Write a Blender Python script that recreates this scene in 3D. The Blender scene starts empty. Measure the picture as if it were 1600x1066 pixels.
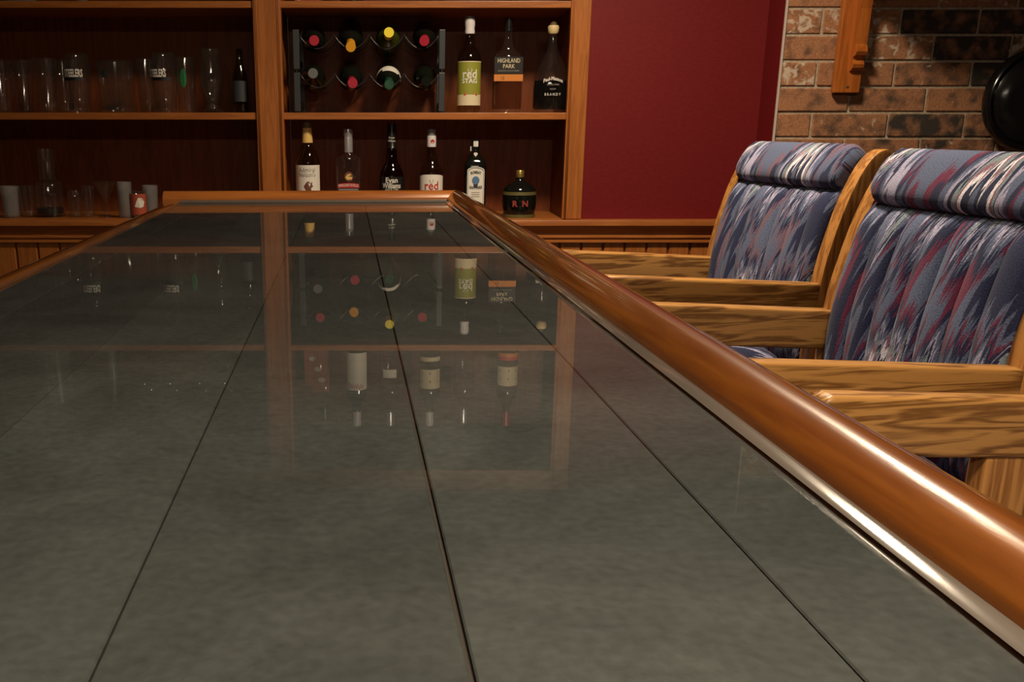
import bpy, bmesh, math, random
from mathutils import Vector, Matrix
random.seed(7)
sc = bpy.context.scene
C = sc.collection
R = math.radians

# ------------------------------------------------------------ camera
F_PX, PX, PY, HOR = 1500.0, 620.0, 612.0, 195.0
PITCH = math.atan((PY-HOR)/F_PX)
CAM_Z = 1.26
BAR_Z = 1.07
cam_data = bpy.data.cameras.new('camera')
cam = bpy.data.objects.new('camera', cam_data); C.objects.link(cam)
cam.location = (0, 0, CAM_Z)
cam.rotation_euler = (math.pi/2-PITCH, 0, 0)
cam_data.sensor_width = 36; cam_data.lens = F_PX/1600*36
cam_data.shift_x = (800-PX)/1600; cam_data.shift_y = (PY-533)/1600
cam_data.clip_start = 0.01
sc.camera = cam
# ------------------------------------------------------------ world, exposure
w = bpy.data.worlds.new('world'); sc.world = w; w.use_nodes = True
w.node_tree.nodes['Background'].inputs[0].default_value = (1, .86, .7, 1)
w.node_tree.nodes['Background'].inputs[1].default_value = 0.01
sc.view_settings.view_transform = 'Standard'; sc.view_settings.look = 'None'
sc.view_settings.gamma = 1; sc.view_settings.use_curve_mapping = False
sc.view_settings.exposure = 0.15
CEIL = 2.36
LAMPS = [  # x, y, watts : recessed ceiling lamps
    (0.50, 2.16, 31), (0.25, 0.22, 19)]
TUBE_W = 38         # fluorescent ceiling fixture behind the camera

# ------------------------------------------------------------ pixel helpers (direction of a pixel, met with a known plane)
cf = Vector((0, math.cos(PITCH), -math.sin(PITCH))); cu = Vector((0, math.sin(PITCH), math.cos(PITCH))); cr = Vector((1, 0, 0))
def ray(x, y): return cf + cr*((x-PX)/F_PX) - cu*((y-PY)/F_PX)
def onY(x, y, D):
    d = ray(x, y); p = d*(D/d.y); return Vector((p.x, D, p.z+CAM_Z))
def onZ(x, y, z):
    d = ray(x, y); p = d*((z-CAM_Z)/d.z); return Vector((p.x, p.y, z))

# ------------------------------------------------------------ materials
def new_mat(name):
    m = bpy.data.materials.new(name); m.use_nodes = True
    nt = m.node_tree
    return m, nt, nt.nodes['Principled BSDF']
def plain(name, col, rough=.5, metal=0, spec=.5, coat=0):
    m, nt, b = new_mat(name)
    b.inputs['Base Color'].default_value = (*col, 1); b.inputs['Roughness'].default_value = rough
    b.inputs['Metallic'].default_value = metal; b.inputs['Specular IOR Level'].default_value = spec
    b.inputs['Coat Weight'].default_value = coat
    n = nt.nodes.new('ShaderNodeTexNoise'); n.inputs['Scale'].default_value = 60
    r = nt.nodes.new('ShaderNodeMapRange'); r.inputs[3].default_value = max(rough-.04, 0.01); r.inputs[4].default_value = rough+.04
    nt.links.new(n.outputs[0], r.inputs[0]); nt.links.new(r.outputs[0], b.inputs['Roughness'])
    return m
def ramp(nt, stops, interp='LINEAR'):
    n = nt.nodes.new('ShaderNodeValToRGB'); cr_ = n.color_ramp; cr_.interpolation = interp
    while len(cr_.elements) < len(stops): cr_.elements.new(.5)
    for e, (p, c) in zip(cr_.elements, stops): e.position = p; e.color = (*c, 1)
    return n
def wood(name, light, dark, axis='z', rough=.35, coat=0., scale=1., contrast=.5, spec=.5):
    m, nt, b = new_mat(name); L = nt.links.new
    tc = nt.nodes.new('ShaderNodeTexCoord'); oi = nt.nodes.new('ShaderNodeObjectInfo')
    add = nt.nodes.new('ShaderNodeVectorMath'); add.operation = 'ADD'
    sc_ = nt.nodes.new('ShaderNodeVectorMath'); sc_.operation = 'SCALE'; sc_.inputs['Scale'].default_value = 7
    cmb = nt.nodes.new('ShaderNodeCombineXYZ')
    for i in range(3): L(oi.outputs['Random'], cmb.inputs[i])
    L(cmb.outputs[0], sc_.inputs[0]); L(tc.outputs['Object'], add.inputs[0]); L(sc_.outputs[0], add.inputs[1])
    mp = nt.nodes.new('ShaderNodeMapping')
    s = [30*scale]*3; s['xyz'.index(axis)] = 2.2*scale
    mp.inputs['Scale'].default_value = s; L(add.outputs[0], mp.inputs[0])
    n1 = nt.nodes.new('ShaderNodeTexNoise'); n1.inputs['Scale'].default_value = 1; n1.inputs['Detail'].default_value = 3; n1.inputs['Distortion'].default_value = .6
    L(mp.outputs[0], n1.inputs['Vector'])
    mul = nt.nodes.new('ShaderNodeMath'); mul.operation = 'MULTIPLY'; mul.inputs[1].default_value = 26
    sn = nt.nodes.new('ShaderNodeMath'); sn.operation = 'SINE'
    L(n1.outputs[0], mul.inputs[0]); L(mul.outputs[0], sn.inputs[0])
    n2 = nt.nodes.new('ShaderNodeTexNoise'); n2.inputs['Scale'].default_value = 9; n2.inputs['Detail'].default_value = 4
    L(mp.outputs[0], n2.inputs['Vector'])
    mr = nt.nodes.new('ShaderNodeMapRange'); mr.inputs[1].default_value = -1; mr.inputs[2].default_value = 1
    mr.inputs[3].default_value = .5-contrast/2; mr.inputs[4].default_value = .5+contrast/2
    L(sn.outputs[0], mr.inputs[0])
    ad = nt.nodes.new('ShaderNodeMath'); ad.operation = 'MULTIPLY_ADD'; ad.inputs[1].default_value = .6; 
    L(n2.outputs[0], ad.inputs[0]); L(mr.outputs[0], ad.inputs[2])
    rp = ramp(nt, [(.45, dark), (1.0, light)]); L(ad.outputs[0], rp.inputs[0])
    L(rp.outputs[0], b.inputs['Base Color'])
    b.inputs['Roughness'].default_value = rough; b.inputs['Coat Weight'].default_value = coat; b.inputs['Coat Roughness'].default_value = .06
    b.inputs['Specular IOR Level'].default_value = spec
    bp = nt.nodes.new('ShaderNodeBump'); bp.inputs['Strength'].default_value = .12; bp.inputs['Distance'].default_value = .002
    L(ad.outputs[0], bp.inputs['Height']); L(bp.outputs[0], b.inputs['Normal'])
    return m
def clear(name, tint=(.93, .95, .94), ior=1.5, rough=.015, haze=None, haze_w=0):
    """thin clear sheet: Fresnel reflection over plain transmission"""
    m, nt, b = new_mat(name); L = nt.links.new; nt.nodes.remove(b)
    out = nt.nodes['Material Output']
    t = nt.nodes.new('ShaderNodeBsdfTransparent'); t.inputs[0].default_value = (*tint, 1)
    g = nt.nodes.new('ShaderNodeBsdfGlossy'); g.inputs['Roughness'].default_value = rough
    fr = nt.nodes.new('ShaderNodeFresnel'); 
    geo = nt.nodes.new('ShaderNodeNewGeometry'); io = nt.nodes.new('ShaderNodeMapRange'); io.inputs[3].default_value = ior; io.inputs[4].default_value = 1/ior
    L(geo.outputs['Backfacing'], io.inputs[0]); L(io.outputs[0], fr.inputs[0])      # same reflection from either side
    mx = nt.nodes.new('ShaderNodeMixShader')
    L(fr.outputs[0], mx.inputs[0]); L(g.outputs[0], mx.inputs[2])
    if haze:
        d = nt.nodes.new('ShaderNodeBsdfDiffuse'); d.inputs[0].default_value = (*haze, 1)
        m2 = nt.nodes.new('ShaderNodeMixShader'); m2.inputs[0].default_value = haze_w
        L(t.outputs[0], m2.inputs[1]); L(d.outputs[0], m2.inputs[2]); L(m2.outputs[0], mx.inputs[1])
    else: L(t.outputs[0], mx.inputs[1])
    L(mx.outputs[0], out.inputs[0])
    return m

M = {}
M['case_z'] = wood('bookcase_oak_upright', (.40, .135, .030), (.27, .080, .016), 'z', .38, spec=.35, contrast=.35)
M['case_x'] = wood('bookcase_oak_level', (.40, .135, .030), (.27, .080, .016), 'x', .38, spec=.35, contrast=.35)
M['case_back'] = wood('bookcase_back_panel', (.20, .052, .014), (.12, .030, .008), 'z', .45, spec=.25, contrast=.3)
M['oak_x'] = wood('chair_oak_long', (.43, .215, .060), (.17, .072, .017), 'x', .38, scale=1.7, contrast=.7)
M['oak_z'] = wood('chair_oak_upright', (.46, .215, .060), (.25, .10, .025), 'z', .38, scale=1.2, contrast=.6)
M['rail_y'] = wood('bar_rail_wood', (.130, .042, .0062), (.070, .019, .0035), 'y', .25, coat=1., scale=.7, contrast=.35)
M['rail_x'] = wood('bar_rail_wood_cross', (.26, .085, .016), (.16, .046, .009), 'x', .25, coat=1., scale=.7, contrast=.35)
M['corbel'] = wood('corbel_pine', (.46, .135, .022), (.30, .080, .012), 'z', .35, contrast=.4)
M['clear'] = clear('clear_glass', (.95, .96, .95), 1.6, .05, (.6, .6, .58), .008)
M['frost'] = clear('frosted_glass', (.80, .80, .80), 1.45, .3, (.55, .53, .51), .20)
M['smoke'] = clear('tinted_bottle_glass', (.74, .72, .58), 1.55, .05)
M['amber'] = clear('amber_bottle_glass', (.40, .24, .09), 1.55, .05)
M['brandy'] = clear('brandy_liquid', (.09, .02, .006), 1.3, .05)
M['whisky'] = clear('whisky_liquid', (.74, .60, .46), 1.1, .05)
M['pale_liq'] = clear('pale_liquid', (.9, .88, .80), 1.2, .05)
M['darkglass'] = plain('near_black_bottle_glass', (.006, .007, .006), .08)
M['wineglass'] = plain('dark_wine_bottle_glass', (.008, .010, .007), .12)
M['olive'] = plain('olive_wine_glass', (.05, .06, .008), .12)
M['black'] = plain('black_plastic', (.008, .008, .008), .3)
M['rackgrey'] = plain('charcoal_metal', (.045, .052, .056), .38, .3)
M['wire'] = plain('dark_wire', (.05, .05, .05), .3, .6)
M['white'] = plain('white_paper', (.80, .77, .70), .55)
M['cream'] = plain('cream_paper', (.72, .63, .42), .55)
M['whitecap'] = plain('white_cap', (.78, .75, .78), .35)
M['grey'] = plain('grey_cap', (.22, .22, .22), .4)
M['silver'] = plain('silver_foil', (.55, .55, .58), .28, .6)
M['green_l'] = plain('olive_green_label', (.28, .29, .035), .5)
M['yellow'] = plain('yellow_foil', (.88, .72, .02), .4)
M['orange'] = plain('orange_foil', (.80, .36, .02), .4)
M['redfoil'] = plain('red_foil', (.42, .02, .045), .3)
M['greenfoil'] = plain('green_foil', (.01, .07, .035), .25)
M['greyfoil'] = plain('grey_foil', (.10, .10, .10), .35)
M['gold'] = plain('gold_cap', (.62, .45, .12), .28, .8)
M['golddim'] = plain('worn_gold_print', (.16, .14, .05), .45, .3)
M['neckyellow'] = plain('yellow_neck_paper', (.75, .50, .15), .5)
M['brownc'] = plain('brown_cap', (.12, .08, .04), .4)
M['cork'] = plain('pale_cork', (.70, .55, .28), .6)
M['redink'] = plain('red_ink', (.52, .03, .025), .5)
M['pinkink'] = plain('faded_red_print', (.50, .12, .08), .5)
M['dullred'] = plain('dull_red_print', (.26, .035, .03), .5)
M['brownink'] = plain('brown_ink', (.16, .05, .03), .6)
M['greyink'] = plain('grey_ink', (.34, .31, .28), .6)
M['darkink'] = plain('dark_ink', (.03, .035, .04), .6)
M['blueink'] = plain('blue_print', (.10, .20, .38), .5)
M['lbl_black'] = plain('black_label', (.006, .006, .006), .45)
M['lbl_orange'] = plain('orange_band', (.62, .21, .03), .5)
M['greenprint'] = plain('green_print', (.01, .16, .045), .4)
M['redshot'] = plain('red_shot_glass_print', (.42, .08, .04), .5)
M['purple'] = plain('mauve_print', (.16, .08, .10), .5)
M['plaster'] = plain('ceiling_paint', (.62, .58, .52), .9)
M['wallplain'] = plain('side_wall_paint', (.10, .035, .03), .8)
M['floor'] = plain('dark_carpet', (.06, .045, .035), .95)
M['caulk'] = plain('pale_caulk', (.55, .47, .42), .8)
M['disc'] = plain('gloss_black_disc', (.006, .006, .007), .18)
M['lampring'] = plain('white_lamp_trim', (.7, .68, .64), .5)
M['refl_strip'] = plain('reflection_strip_gloss', (.07, .06, .052), .12, 0, .9, 1)  # for the added strips that imitate the rail's reflection

def red_wall():
    m, nt, b = new_mat('burgundy_wall_paint'); L = nt.links.new
    n = nt.nodes.new('ShaderNodeTexNoise'); n.inputs['Scale'].default_value = 260; n.inputs['Detail'].default_value = 3
    rp = ramp(nt, [(.3, (.140, .0070, .0085)), (.7, (.165, .009, .011))]); L(n.outputs[0], rp.inputs[0]); L(rp.outputs[0], b.inputs['Base Color'])
    bp = nt.nodes.new('ShaderNodeBump'); bp.inputs['Strength'].default_value = .15; bp.inputs['Distance'].default_value = .001
    L(n.outputs[0], bp.inputs['Height']); L(bp.outputs[0], b.inputs['Normal'])
    b.inputs['Roughness'].default_value = .55; b.inputs['Specular IOR Level'].default_value = .25
    return m
M['red'] = red_wall()
def brick_mat():
    m, nt, b = new_mat('weathered_brick'); L = nt.links.new
    oi = nt.nodes.new('ShaderNodeObjectInfo'); geo = nt.nodes.new('ShaderNodeNewGeometry')
    n = nt.nodes.new('ShaderNodeTexNoise'); n.inputs['Scale'].default_value = 22; n.inputs['Detail'].default_value = 6; L(geo.outputs['Position'], n.inputs['Vector'])
    n2 = nt.nodes.new('ShaderNodeTexNoise'); n2.inputs['Scale'].default_value = 170; n2.inputs['Detail'].default_value = 4; L(geo.outputs['Position'], n2.inputs['Vector'])
    # soot share in colour red channel, lime share in green channel of the brick's own colour
    sep = nt.nodes.new('ShaderNodeSeparateColor'); L(oi.outputs['Color'], sep.inputs[0])
    base = ramp(nt, [(.3, (.31, .130, .060)), (.7, (.45, .215, .108))]); L(n2.outputs[0], base.inputs[0])
    def thr(channel, noise, soft):
        s = nt.nodes.new('ShaderNodeMath'); s.operation = 'ADD'; L(noise.outputs[0], s.inputs[0]); L(sep.outputs[channel], s.inputs[1])
        r = nt.nodes.new('ShaderNodeMapRange'); r.inputs[1].default_value = 1.0-soft; r.inputs[2].default_value = 1.0+soft; L(s.outputs[0], r.inputs[0]); return r
    soot = thr('Red', n, .14)
    mx = nt.nodes.new('ShaderNodeMix'); mx.data_type = 'RGBA'; L(soot.outputs[0], mx.inputs[0]); L(base.outputs[0], mx.inputs[6]); mx.inputs[7].default_value = (.045, .034, .028, 1)
    n3 = nt.nodes.new('ShaderNodeTexNoise'); n3.inputs['Scale'].default_value = 30; n3.inputs['Detail'].default_value = 8; n3.inputs['Distortion'].default_value = 1; L(geo.outputs['Position'], n3.inputs['Vector'])
    lime = thr('Green', n3, .05)
    mx2 = nt.nodes.new('ShaderNodeMix'); mx2.data_type = 'RGBA'; L(lime.outputs[0], mx2.inputs[0]); L(mx.outputs[2], mx2.inputs[6]); mx2.inputs[7].default_value = (.60, .48, .37, 1)
    L(mx2.outputs[2], b.inputs['Base Color'])
    bp = nt.nodes.new('ShaderNodeBump'); bp.inputs['Strength'].default_value = .5; bp.inputs['Distance'].default_value = .003
    L(n2.outputs[0], bp.inputs['Height']); L(bp.outputs[0], b.inputs['Normal'])
    b.inputs['Roughness'].default_value = .85
    return m
M['brick'] = brick_mat()
def mortar_mat():
    m, nt, b = new_mat('mortar'); L = nt.links.new
    n = nt.nodes.new('ShaderNodeTexNoise'); n.inputs['Scale'].default_value = 150
    rp = ramp(nt, [(.3, (.34, .27, .19)), (.7, (.55, .45, .34))]); L(n.outputs[0], rp.inputs[0]); L(rp.outputs[0], b.inputs['Base Color'])
    b.inputs['Roughness'].default_value = .95
    return m
M['mortar'] = mortar_mat()
def slate_mat():
    m, nt, b = new_mat('honed_slate'); L = nt.links.new
    tc = nt.nodes.new('ShaderNodeTexCoord'); oi = nt.nodes.new('ShaderNodeObjectInfo')
    n = nt.nodes.new('ShaderNodeTexNoise'); n.inputs['Scale'].default_value = 5; n.inputs['Detail'].default_value = 8; n.inputs['Roughness'].default_value = .65; n.inputs['Distortion'].default_value = .8
    L(tc.outputs['Object'], n.inputs['Vector'])
    n2 = nt.nodes.new('ShaderNodeTexNoise'); n2.inputs['Scale'].default_value = 160; n2.inputs['Detail'].default_value = 4; L(tc.outputs['Object'], n2.inputs['Vector'])
    rp = ramp(nt, [(.26, (.0165, .0195, .0200)), (.5, (.0275, .0315, .0320)), (.76, (.041, .0465, .0465))]); L(n.outputs[0], rp.inputs[0])
    mx = nt.nodes.new('ShaderNodeMix'); mx.data_type = 'RGBA'; mx.blend_type = 'OVERLAY'; mx.inputs[0].default_value = .35
    L(rp.outputs[0], mx.inputs[6]); L(n2.outputs[0], mx.inputs[7])
    # a few pale scuffs
    n3 = nt.nodes.new('ShaderNodeTexNoise'); n3.inputs['Scale'].default_value = 9; n3.inputs['Detail'].default_value = 10; n3.inputs['Roughness'].default_value = .75; L(tc.outputs['Object'], n3.inputs['Vector'])
    sr = nt.nodes.new('ShaderNodeMapRange'); sr.inputs[1].default_value = .70; sr.inputs[2].default_value = .80; sr.inputs[4].default_value = .5; L(n3.outputs[0], sr.inputs[0])
    mx2 = nt.nodes.new('ShaderNodeMix'); mx2.data_type = 'RGBA'; L(sr.outputs[0], mx2.inputs[0]); L(mx.outputs[2], mx2.inputs[6]); mx2.inputs[7].default_value = (.11, .12, .12, 1)
    hv = nt.nodes.new('ShaderNodeHueSaturation'); vr = nt.nodes.new('ShaderNodeMapRange'); vr.inputs[3].default_value = .88; vr.inputs[4].default_value = 1.1
    L(oi.outputs['Random'], vr.inputs[0]); L(vr.outputs[0], hv.inputs['Value']); L(mx2.outputs[2], hv.inputs['Color'])
    L(hv.outputs[0], b.inputs['Base Color']); b.inputs['Roughness'].default_value = .8; b.inputs['Specular IOR Level'].default_value = .03   # wetted by the resin above it
    return m
M['slate'] = slate_mat()
M['grout'] = plain('dark_grout', (.016, .012, .009), .9)
M['resin'] = clear('clear_resin_coat', (.97, .97, .96), 1.58, .010)
def fabric_mat(name, warm):
    m, nt, b = new_mat(name); L = nt.links.new
    uv = nt.nodes.new('ShaderNodeUVMap'); uv.uv_map = 'UVMap'
    sep = nt.nodes.new('ShaderNodeSeparateXYZ'); L(uv.outputs[0], sep.inputs[0])
    oi = nt.nodes.new('ShaderNodeObjectInfo')
    def math_(op, a, b_=None, c=None):
        n = nt.nodes.new('ShaderNodeMath'); n.operation = op
        for i, v in enumerate((a, b_, c)):
            if v is None: continue
            if isinstance(v, (int, float)): n.inputs[i].default_value = v
            else: L(v, n.inputs[i])
        return n.outputs[0]
    u, v = sep.outputs[0], sep.outputs[1]
    def noise1(x, scale):
        n = nt.nodes.new('ShaderNodeTexNoise'); n.noise_dimensions = '1D'; n.inputs['Scale'].default_value = scale; n.inputs['Detail'].default_value = 2
        L(x, n.inputs['W']); return n.outputs[0]
    slant = math_('MULTIPLY_ADD', v, .22, u)          # bands lean
    jag = math_('MULTIPLY', math_('SUBTRACT', noise1(slant, 260), .5), .085)
    jag2 = math_('MULTIPLY', math_('SUBTRACT', noise1(slant, 45), .5), .26)
    vj = math_('ADD', math_('ADD', v, jag), jag2)
    cmb = nt.nodes.new('ShaderNodeCombineXYZ')
    L(math_('MULTIPLY', slant, 9), cmb.inputs[0]); L(math_('MULTIPLY', vj, 3.6), cmb.inputs[1]); cmb.inputs[2].default_value = 3.3
    n = nt.nodes.new('ShaderNodeTexNoise'); n.inputs['Scale'].default_value = 1; n.inputs['Detail'].default_value = .5; n.inputs['Roughness'].default_value = .5
    L(cmb.outputs[0], n.inputs['Vector'])
    navy = (.024, .029, .070); slate = (.092, .115, .20); lil = (.33, .32, .47); mar = (.125, .028, .065) if warm else (.15, .095, .14); pale = (.66, .66, .76); sage = (.19, .24, .28)
    rose = (.22, .10, .155) if warm else (.31, .22, .29)
    rp = ramp(nt, [(0, navy), (.32, slate), (.365, mar), (.395, navy), (.445, slate), (.485, lil), (.515, navy), (.55, sage), (.585, rose), (.62, pale), (.66, navy), (.72, slate)], 'CONSTANT')
    L(n.outputs[0], rp.inputs[0])
    n2 = nt.nodes.new('ShaderNodeTexNoise'); n2.inputs['Scale'].default_value = 420; n2.inputs['Detail'].default_value = 2; L(uv.outputs[0], n2.inputs['Vector'])
    hv = nt.nodes.new('ShaderNodeHueSaturation'); mr = nt.nodes.new('ShaderNodeMapRange'); mr.inputs[1].default_value = .3; mr.inputs[2].default_value = .7; mr.inputs[3].default_value = .65; mr.inputs[4].default_value = 1.5
    L(n2.outputs[0], mr.inputs[0]); L(mr.outputs[0], hv.inputs['Value']); L(rp.outputs[0], hv.inputs['Color'])
    L(hv.outputs[0], b.inputs['Base Color']); b.inputs['Roughness'].default_value = .95; b.inputs['Specular IOR Level'].default_value = .15
    b.inputs['Sheen Weight'].default_value = .08
    bp = nt.nodes.new('ShaderNodeBump'); bp.inputs['Strength'].default_value = .3; bp.inputs['Distance'].default_value = .002
    L(n2.outputs[0], bp.inputs['Height']); L(bp.outputs[0], b.inputs['Normal'])
    return m
M['fabric_a'] = fabric_mat('flame_stitch_grey_mauve', False)
M['fabric_b'] = fabric_mat('flame_stitch_navy_maroon', True)
def lamp_mat():
    m, nt, b = new_mat('lamp_glow'); b.inputs['Emission Color'].default_value = (1, .8, .55, 1); b.inputs['Emission Strength'].default_value = 6
    return m
M['glow'] = lamp_mat()

# ------------------------------------------------------------ mesh helpers
def link(name, me, mat, parent=None, loc=None):
    o = bpy.data.objects.new(name, me); C.objects.link(o)
    if mat is not None and not me.materials: me.materials.append(M[mat] if isinstance(mat, str) else mat)
    if parent: o.parent = parent
    if loc: o.location = loc
    return o
def mk(name, vf, mat, parent=None, smooth=False, bevel=0, seg=2, auto=None, uv=None, loc=None):
    me = bpy.data.meshes.new(name); me.from_pydata([tuple(v) for v in vf[0]], [], vf[1])
    bm = bmesh.new(); bm.from_mesh(me); bmesh.ops.recalc_face_normals(bm, faces=bm.faces)
    if bevel:
        bmesh.ops.bevel(bm, geom=[e for e in bm.edges if e.is_manifold and e.calc_face_angle(0) > .5], offset=bevel, segments=seg, affect='EDGES', profile=.6)
    bm.to_mesh(me); bm.free()
    if smooth:
        me.polygons.foreach_set('use_smooth', [True]*len(me.polygons))
        if auto: me.set_sharp_from_angle(angle=R(auto))
    if uv:
        lay = me.uv_layers.new(name='UVMap')
        for lp in me.loops: lay.data[lp.index].uv = uv(me.vertices[lp.vertex_index].co)
    return link(name, me, mat, parent, loc)
def box(x0, x1, y0, y1, z0, z1):
    v = [(x, y, z) for x in (x0, x1) for y in (y0, y1) for z in (z0, z1)]
    return v, [(0, 1, 3, 2), (4, 6, 7, 5), (0, 4, 5, 1), (2, 3, 7, 6), (0, 2, 6, 4), (1, 5, 7, 3)]
def merge(*parts):
    V, Fa = [], []
    for v, f in parts:
        n = len(V); V += list(v); Fa += [tuple(i+n for i in q) for q in f]
    return V, Fa
def sweep(rings, caps=True, closed=True):
    """rings: lists of points of equal length"""
    n = len(rings[0]); V = [p for r_ in rings for p in r_]; Fa = []
    for i in range(len(rings)-1):
        for j in range(n if closed else n-1):
            k = (j+1) % n
            Fa.append((i*n+j, i*n+k, (i+1)*n+k, (i+1)*n+j))
    if caps: Fa.append(tuple(range(n))); Fa.append(tuple((len(rings)-1)*n+j for j in range(n)))
    return V, Fa
def supr(a, sq):
    c, s = math.cos(a), math.sin(a)
    return 1/((abs(c)**sq+abs(s)**sq)**(1/sq))
def lathe(prof, seg=28, sq=2, flat=1., caps=True):
    rings = []
    for r_, z in prof:
        r_ = max(r_, .0004)
        q = 2+(sq-2)*min(1, max(0, (r_-.016)/.012)) if sq != 2 else 2
        fl = 1+(flat-1)*min(1, max(0, (r_-.014)/.012))
        rings.append([(r_*supr(2*math.pi*k/seg, q)*math.cos(2*math.pi*k/seg), fl*r_*supr(2*math.pi*k/seg, q)*math.sin(2*math.pi*k/seg), z) for k in range(seg)])
    return sweep(rings, caps)
def tube(pts, r_, seg=8):
    rings = []; pts = [Vector(p) for p in pts]
    for i, p in enumerate(pts):
        t = (pts[min(i+1, len(pts)-1)]-pts[max(i-1, 0)]).normalized()
        a = t.cross(Vector((0, 1, 0))) if abs(t.y) < .9 else t.cross(Vector((1, 0, 0)))
        a.normalize(); b_ = t.cross(a)
        rings.append([p+a*r_*math.cos(2*math.pi*k/seg)+b_*r_*math.sin(2*math.pi*k/seg) for k in range(seg)])
    return sweep(rings)
def empty(name, loc=(0, 0, 0), rz=0):
    o = bpy.data.objects.new(name, None); C.objects.link(o); o.location = loc; o.rotation_euler = (0, 0, rz); o.empty_display_size = .05
    return o
def tag(o, label, cat, group=None):
    o['label'] = label; o['category'] = cat
    if group: o['group'] = group
    return o
def struct(o, label=None, cat=None):
    o['kind'] = 'structure'
    if label: o['label'] = label
    if cat: o['category'] = cat
    return o

# ------------------------------------------------------------ lettering
def text_geo(s, size, spacing=1.0, bold=.0):
    cu_ = bpy.data.curves.new('t', 'FONT'); cu_.body = s; cu_.size = size; cu_.align_x = 'CENTER'; cu_.resolution_u = 2; cu_.space_character = spacing
    cu_.offset = bold
    o = bpy.data.objects.new('t', cu_); C.objects.link(o)
    bpy.context.view_layer.update()
    me = bpy.data.meshes.new_from_object(o.evaluated_get(bpy.context.evaluated_depsgraph_get()))
    V = [(v.co.x, v.co.y) for v in me.vertices]; Fa = [tuple(p.vertices) for p in me.polygons]
    bpy.data.objects.remove(o); bpy.data.curves.remove(cu_); bpy.data.meshes.remove(me)
    return V, Fa
def wrap(x, z, rad, flat=False, off=0):
    if flat: return (x, -rad-off, z)
    a = x/rad
    return ((rad+off)*math.sin(a), -(rad+off)*math.cos(a), z)
def lettering(s, size, z, rad, mat, parent, x=0, flat=False, off=.0014, width=None, arc=0, name='lettering', tall=1.0, bold=0.0):
    V, Fa = text_geo(s, size, bold=bold)
    if not V: return
    ww = max(v[0] for v in V)-min(v[0] for v in V)
    k = width/ww if width else 1
    P = [wrap(x+a*k, z+b*tall - arc*(a*k)**2, rad, flat, off) for a, b in V]
    return mk(name, (P, Fa), mat, parent)
def patch(poly, z, rad, mat, parent, name='emblem', x=0, flat=False, off=.0012, s=1.0):
    P = [wrap(x+a*s, z+b*s, rad, flat, off) for a, b in poly]
    return mk(name, (P, [tuple(range(len(P)))]), mat, parent)
def label_band(z0, z1, rad, half, mat, parent, name='label', flat=False, off=.0006, n=14, topround=0):
    V, Fa = [], []
    for i in range(n+1):
        x = -half+2*half*i/n
        zt = z1 - (topround*(abs(x)/half)**2.5 if topround else 0)
        V += [wrap(x, z0, rad, flat, off), wrap(x, zt, rad, flat, off)]
    for i in range(n): Fa.append((2*i, 2*i+2, 2*i+3, 2*i+1))
    return mk(name, (V, Fa), mat, parent, smooth=True)
def disc_poly(r_, n=16, ry=None): return [(r_*math.cos(2*math.pi*k/n), (ry or r_)*math.sin(2*math.pi*k/n)) for k in range(n)]
ANTLERS = [[(-.1, 0), (-.42, .55), (-.40, 1.2), (-.33, 1.2), (-.33, .58), (0, .08)], [(.1, 0), (.42, .55), (.40, 1.2), (.33, 1.2), (.33, .58), (0, .08)],
           [(-.36, .6), (-.7, .9), (-.66, .95), (-.34, .72)], [(.36, .6), (.7, .9), (.66, .95), (.34, .72)]]

# ============================================================ THE ROOM
D = 3.25                      # bookcase face / back wall plane
WY = D+.02                    # painted back wall
BK = 3.13                     # brick face
CORNER_X = onY(1231, 0, BK).x
struct(mk('floor', box(-3, 3, -5.6, 3.9, -.05, 0), 'floor'))
struct(mk('ceiling', box(-3, 3, -5.6, 3.9, CEIL, CEIL+.05), 'plaster'))
struct(mk('wall_left', box(-3.05, -3, -5.6, 3.9, 0, CEIL), 'wallplain'))
struct(mk('wall_right', box(3, 3.05, -5.6, 3.9, 0, CEIL), 'wallplain'))
struct(mk('wall_rear', box(-3, 3, -5.65, -5.6, 0, CEIL), 'wallplain'))

X1, X2, X3, X4 = onY(394, 0, D).x, onY(438, 0, D).x, onY(893, 0, D).x, onY(925, 0, D).x
XL = X1-1.05; XLL = XL-.09
zA1, zA0 = onY(650, 1, D).z, onY(650, 12, D).z       # upper shelf edge
zB1, zB0 = onY(650, 176, D).z, onY(650, 187, D).z    # middle shelf edge
zC = onY(1000, 343, D).z                              # bookcase base on the cap moulding
zT = 2.075                                             # top of the openings
zTop = 2.15
# painted wall: beside, above the bookcase
wb = struct(mk('wall_back', merge(box(X4-.03, CORNER_X+.02, WY, WY+.08, 0, CEIL), box(-3, XLL+.03, WY, WY+.08, 0, CEIL), box(XLL+.03, X4-.03, WY, WY+.08, zTop-.03, CEIL), box(XLL+.03, X4-.03, WY, WY+.08, 0, zC-.03)), 'red'))
struct(mk('wall_chimney_side', box(CORNER_X-.004, CORNER_X, BK+.003, WY+.005, 0, CEIL), 'red'))

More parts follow.
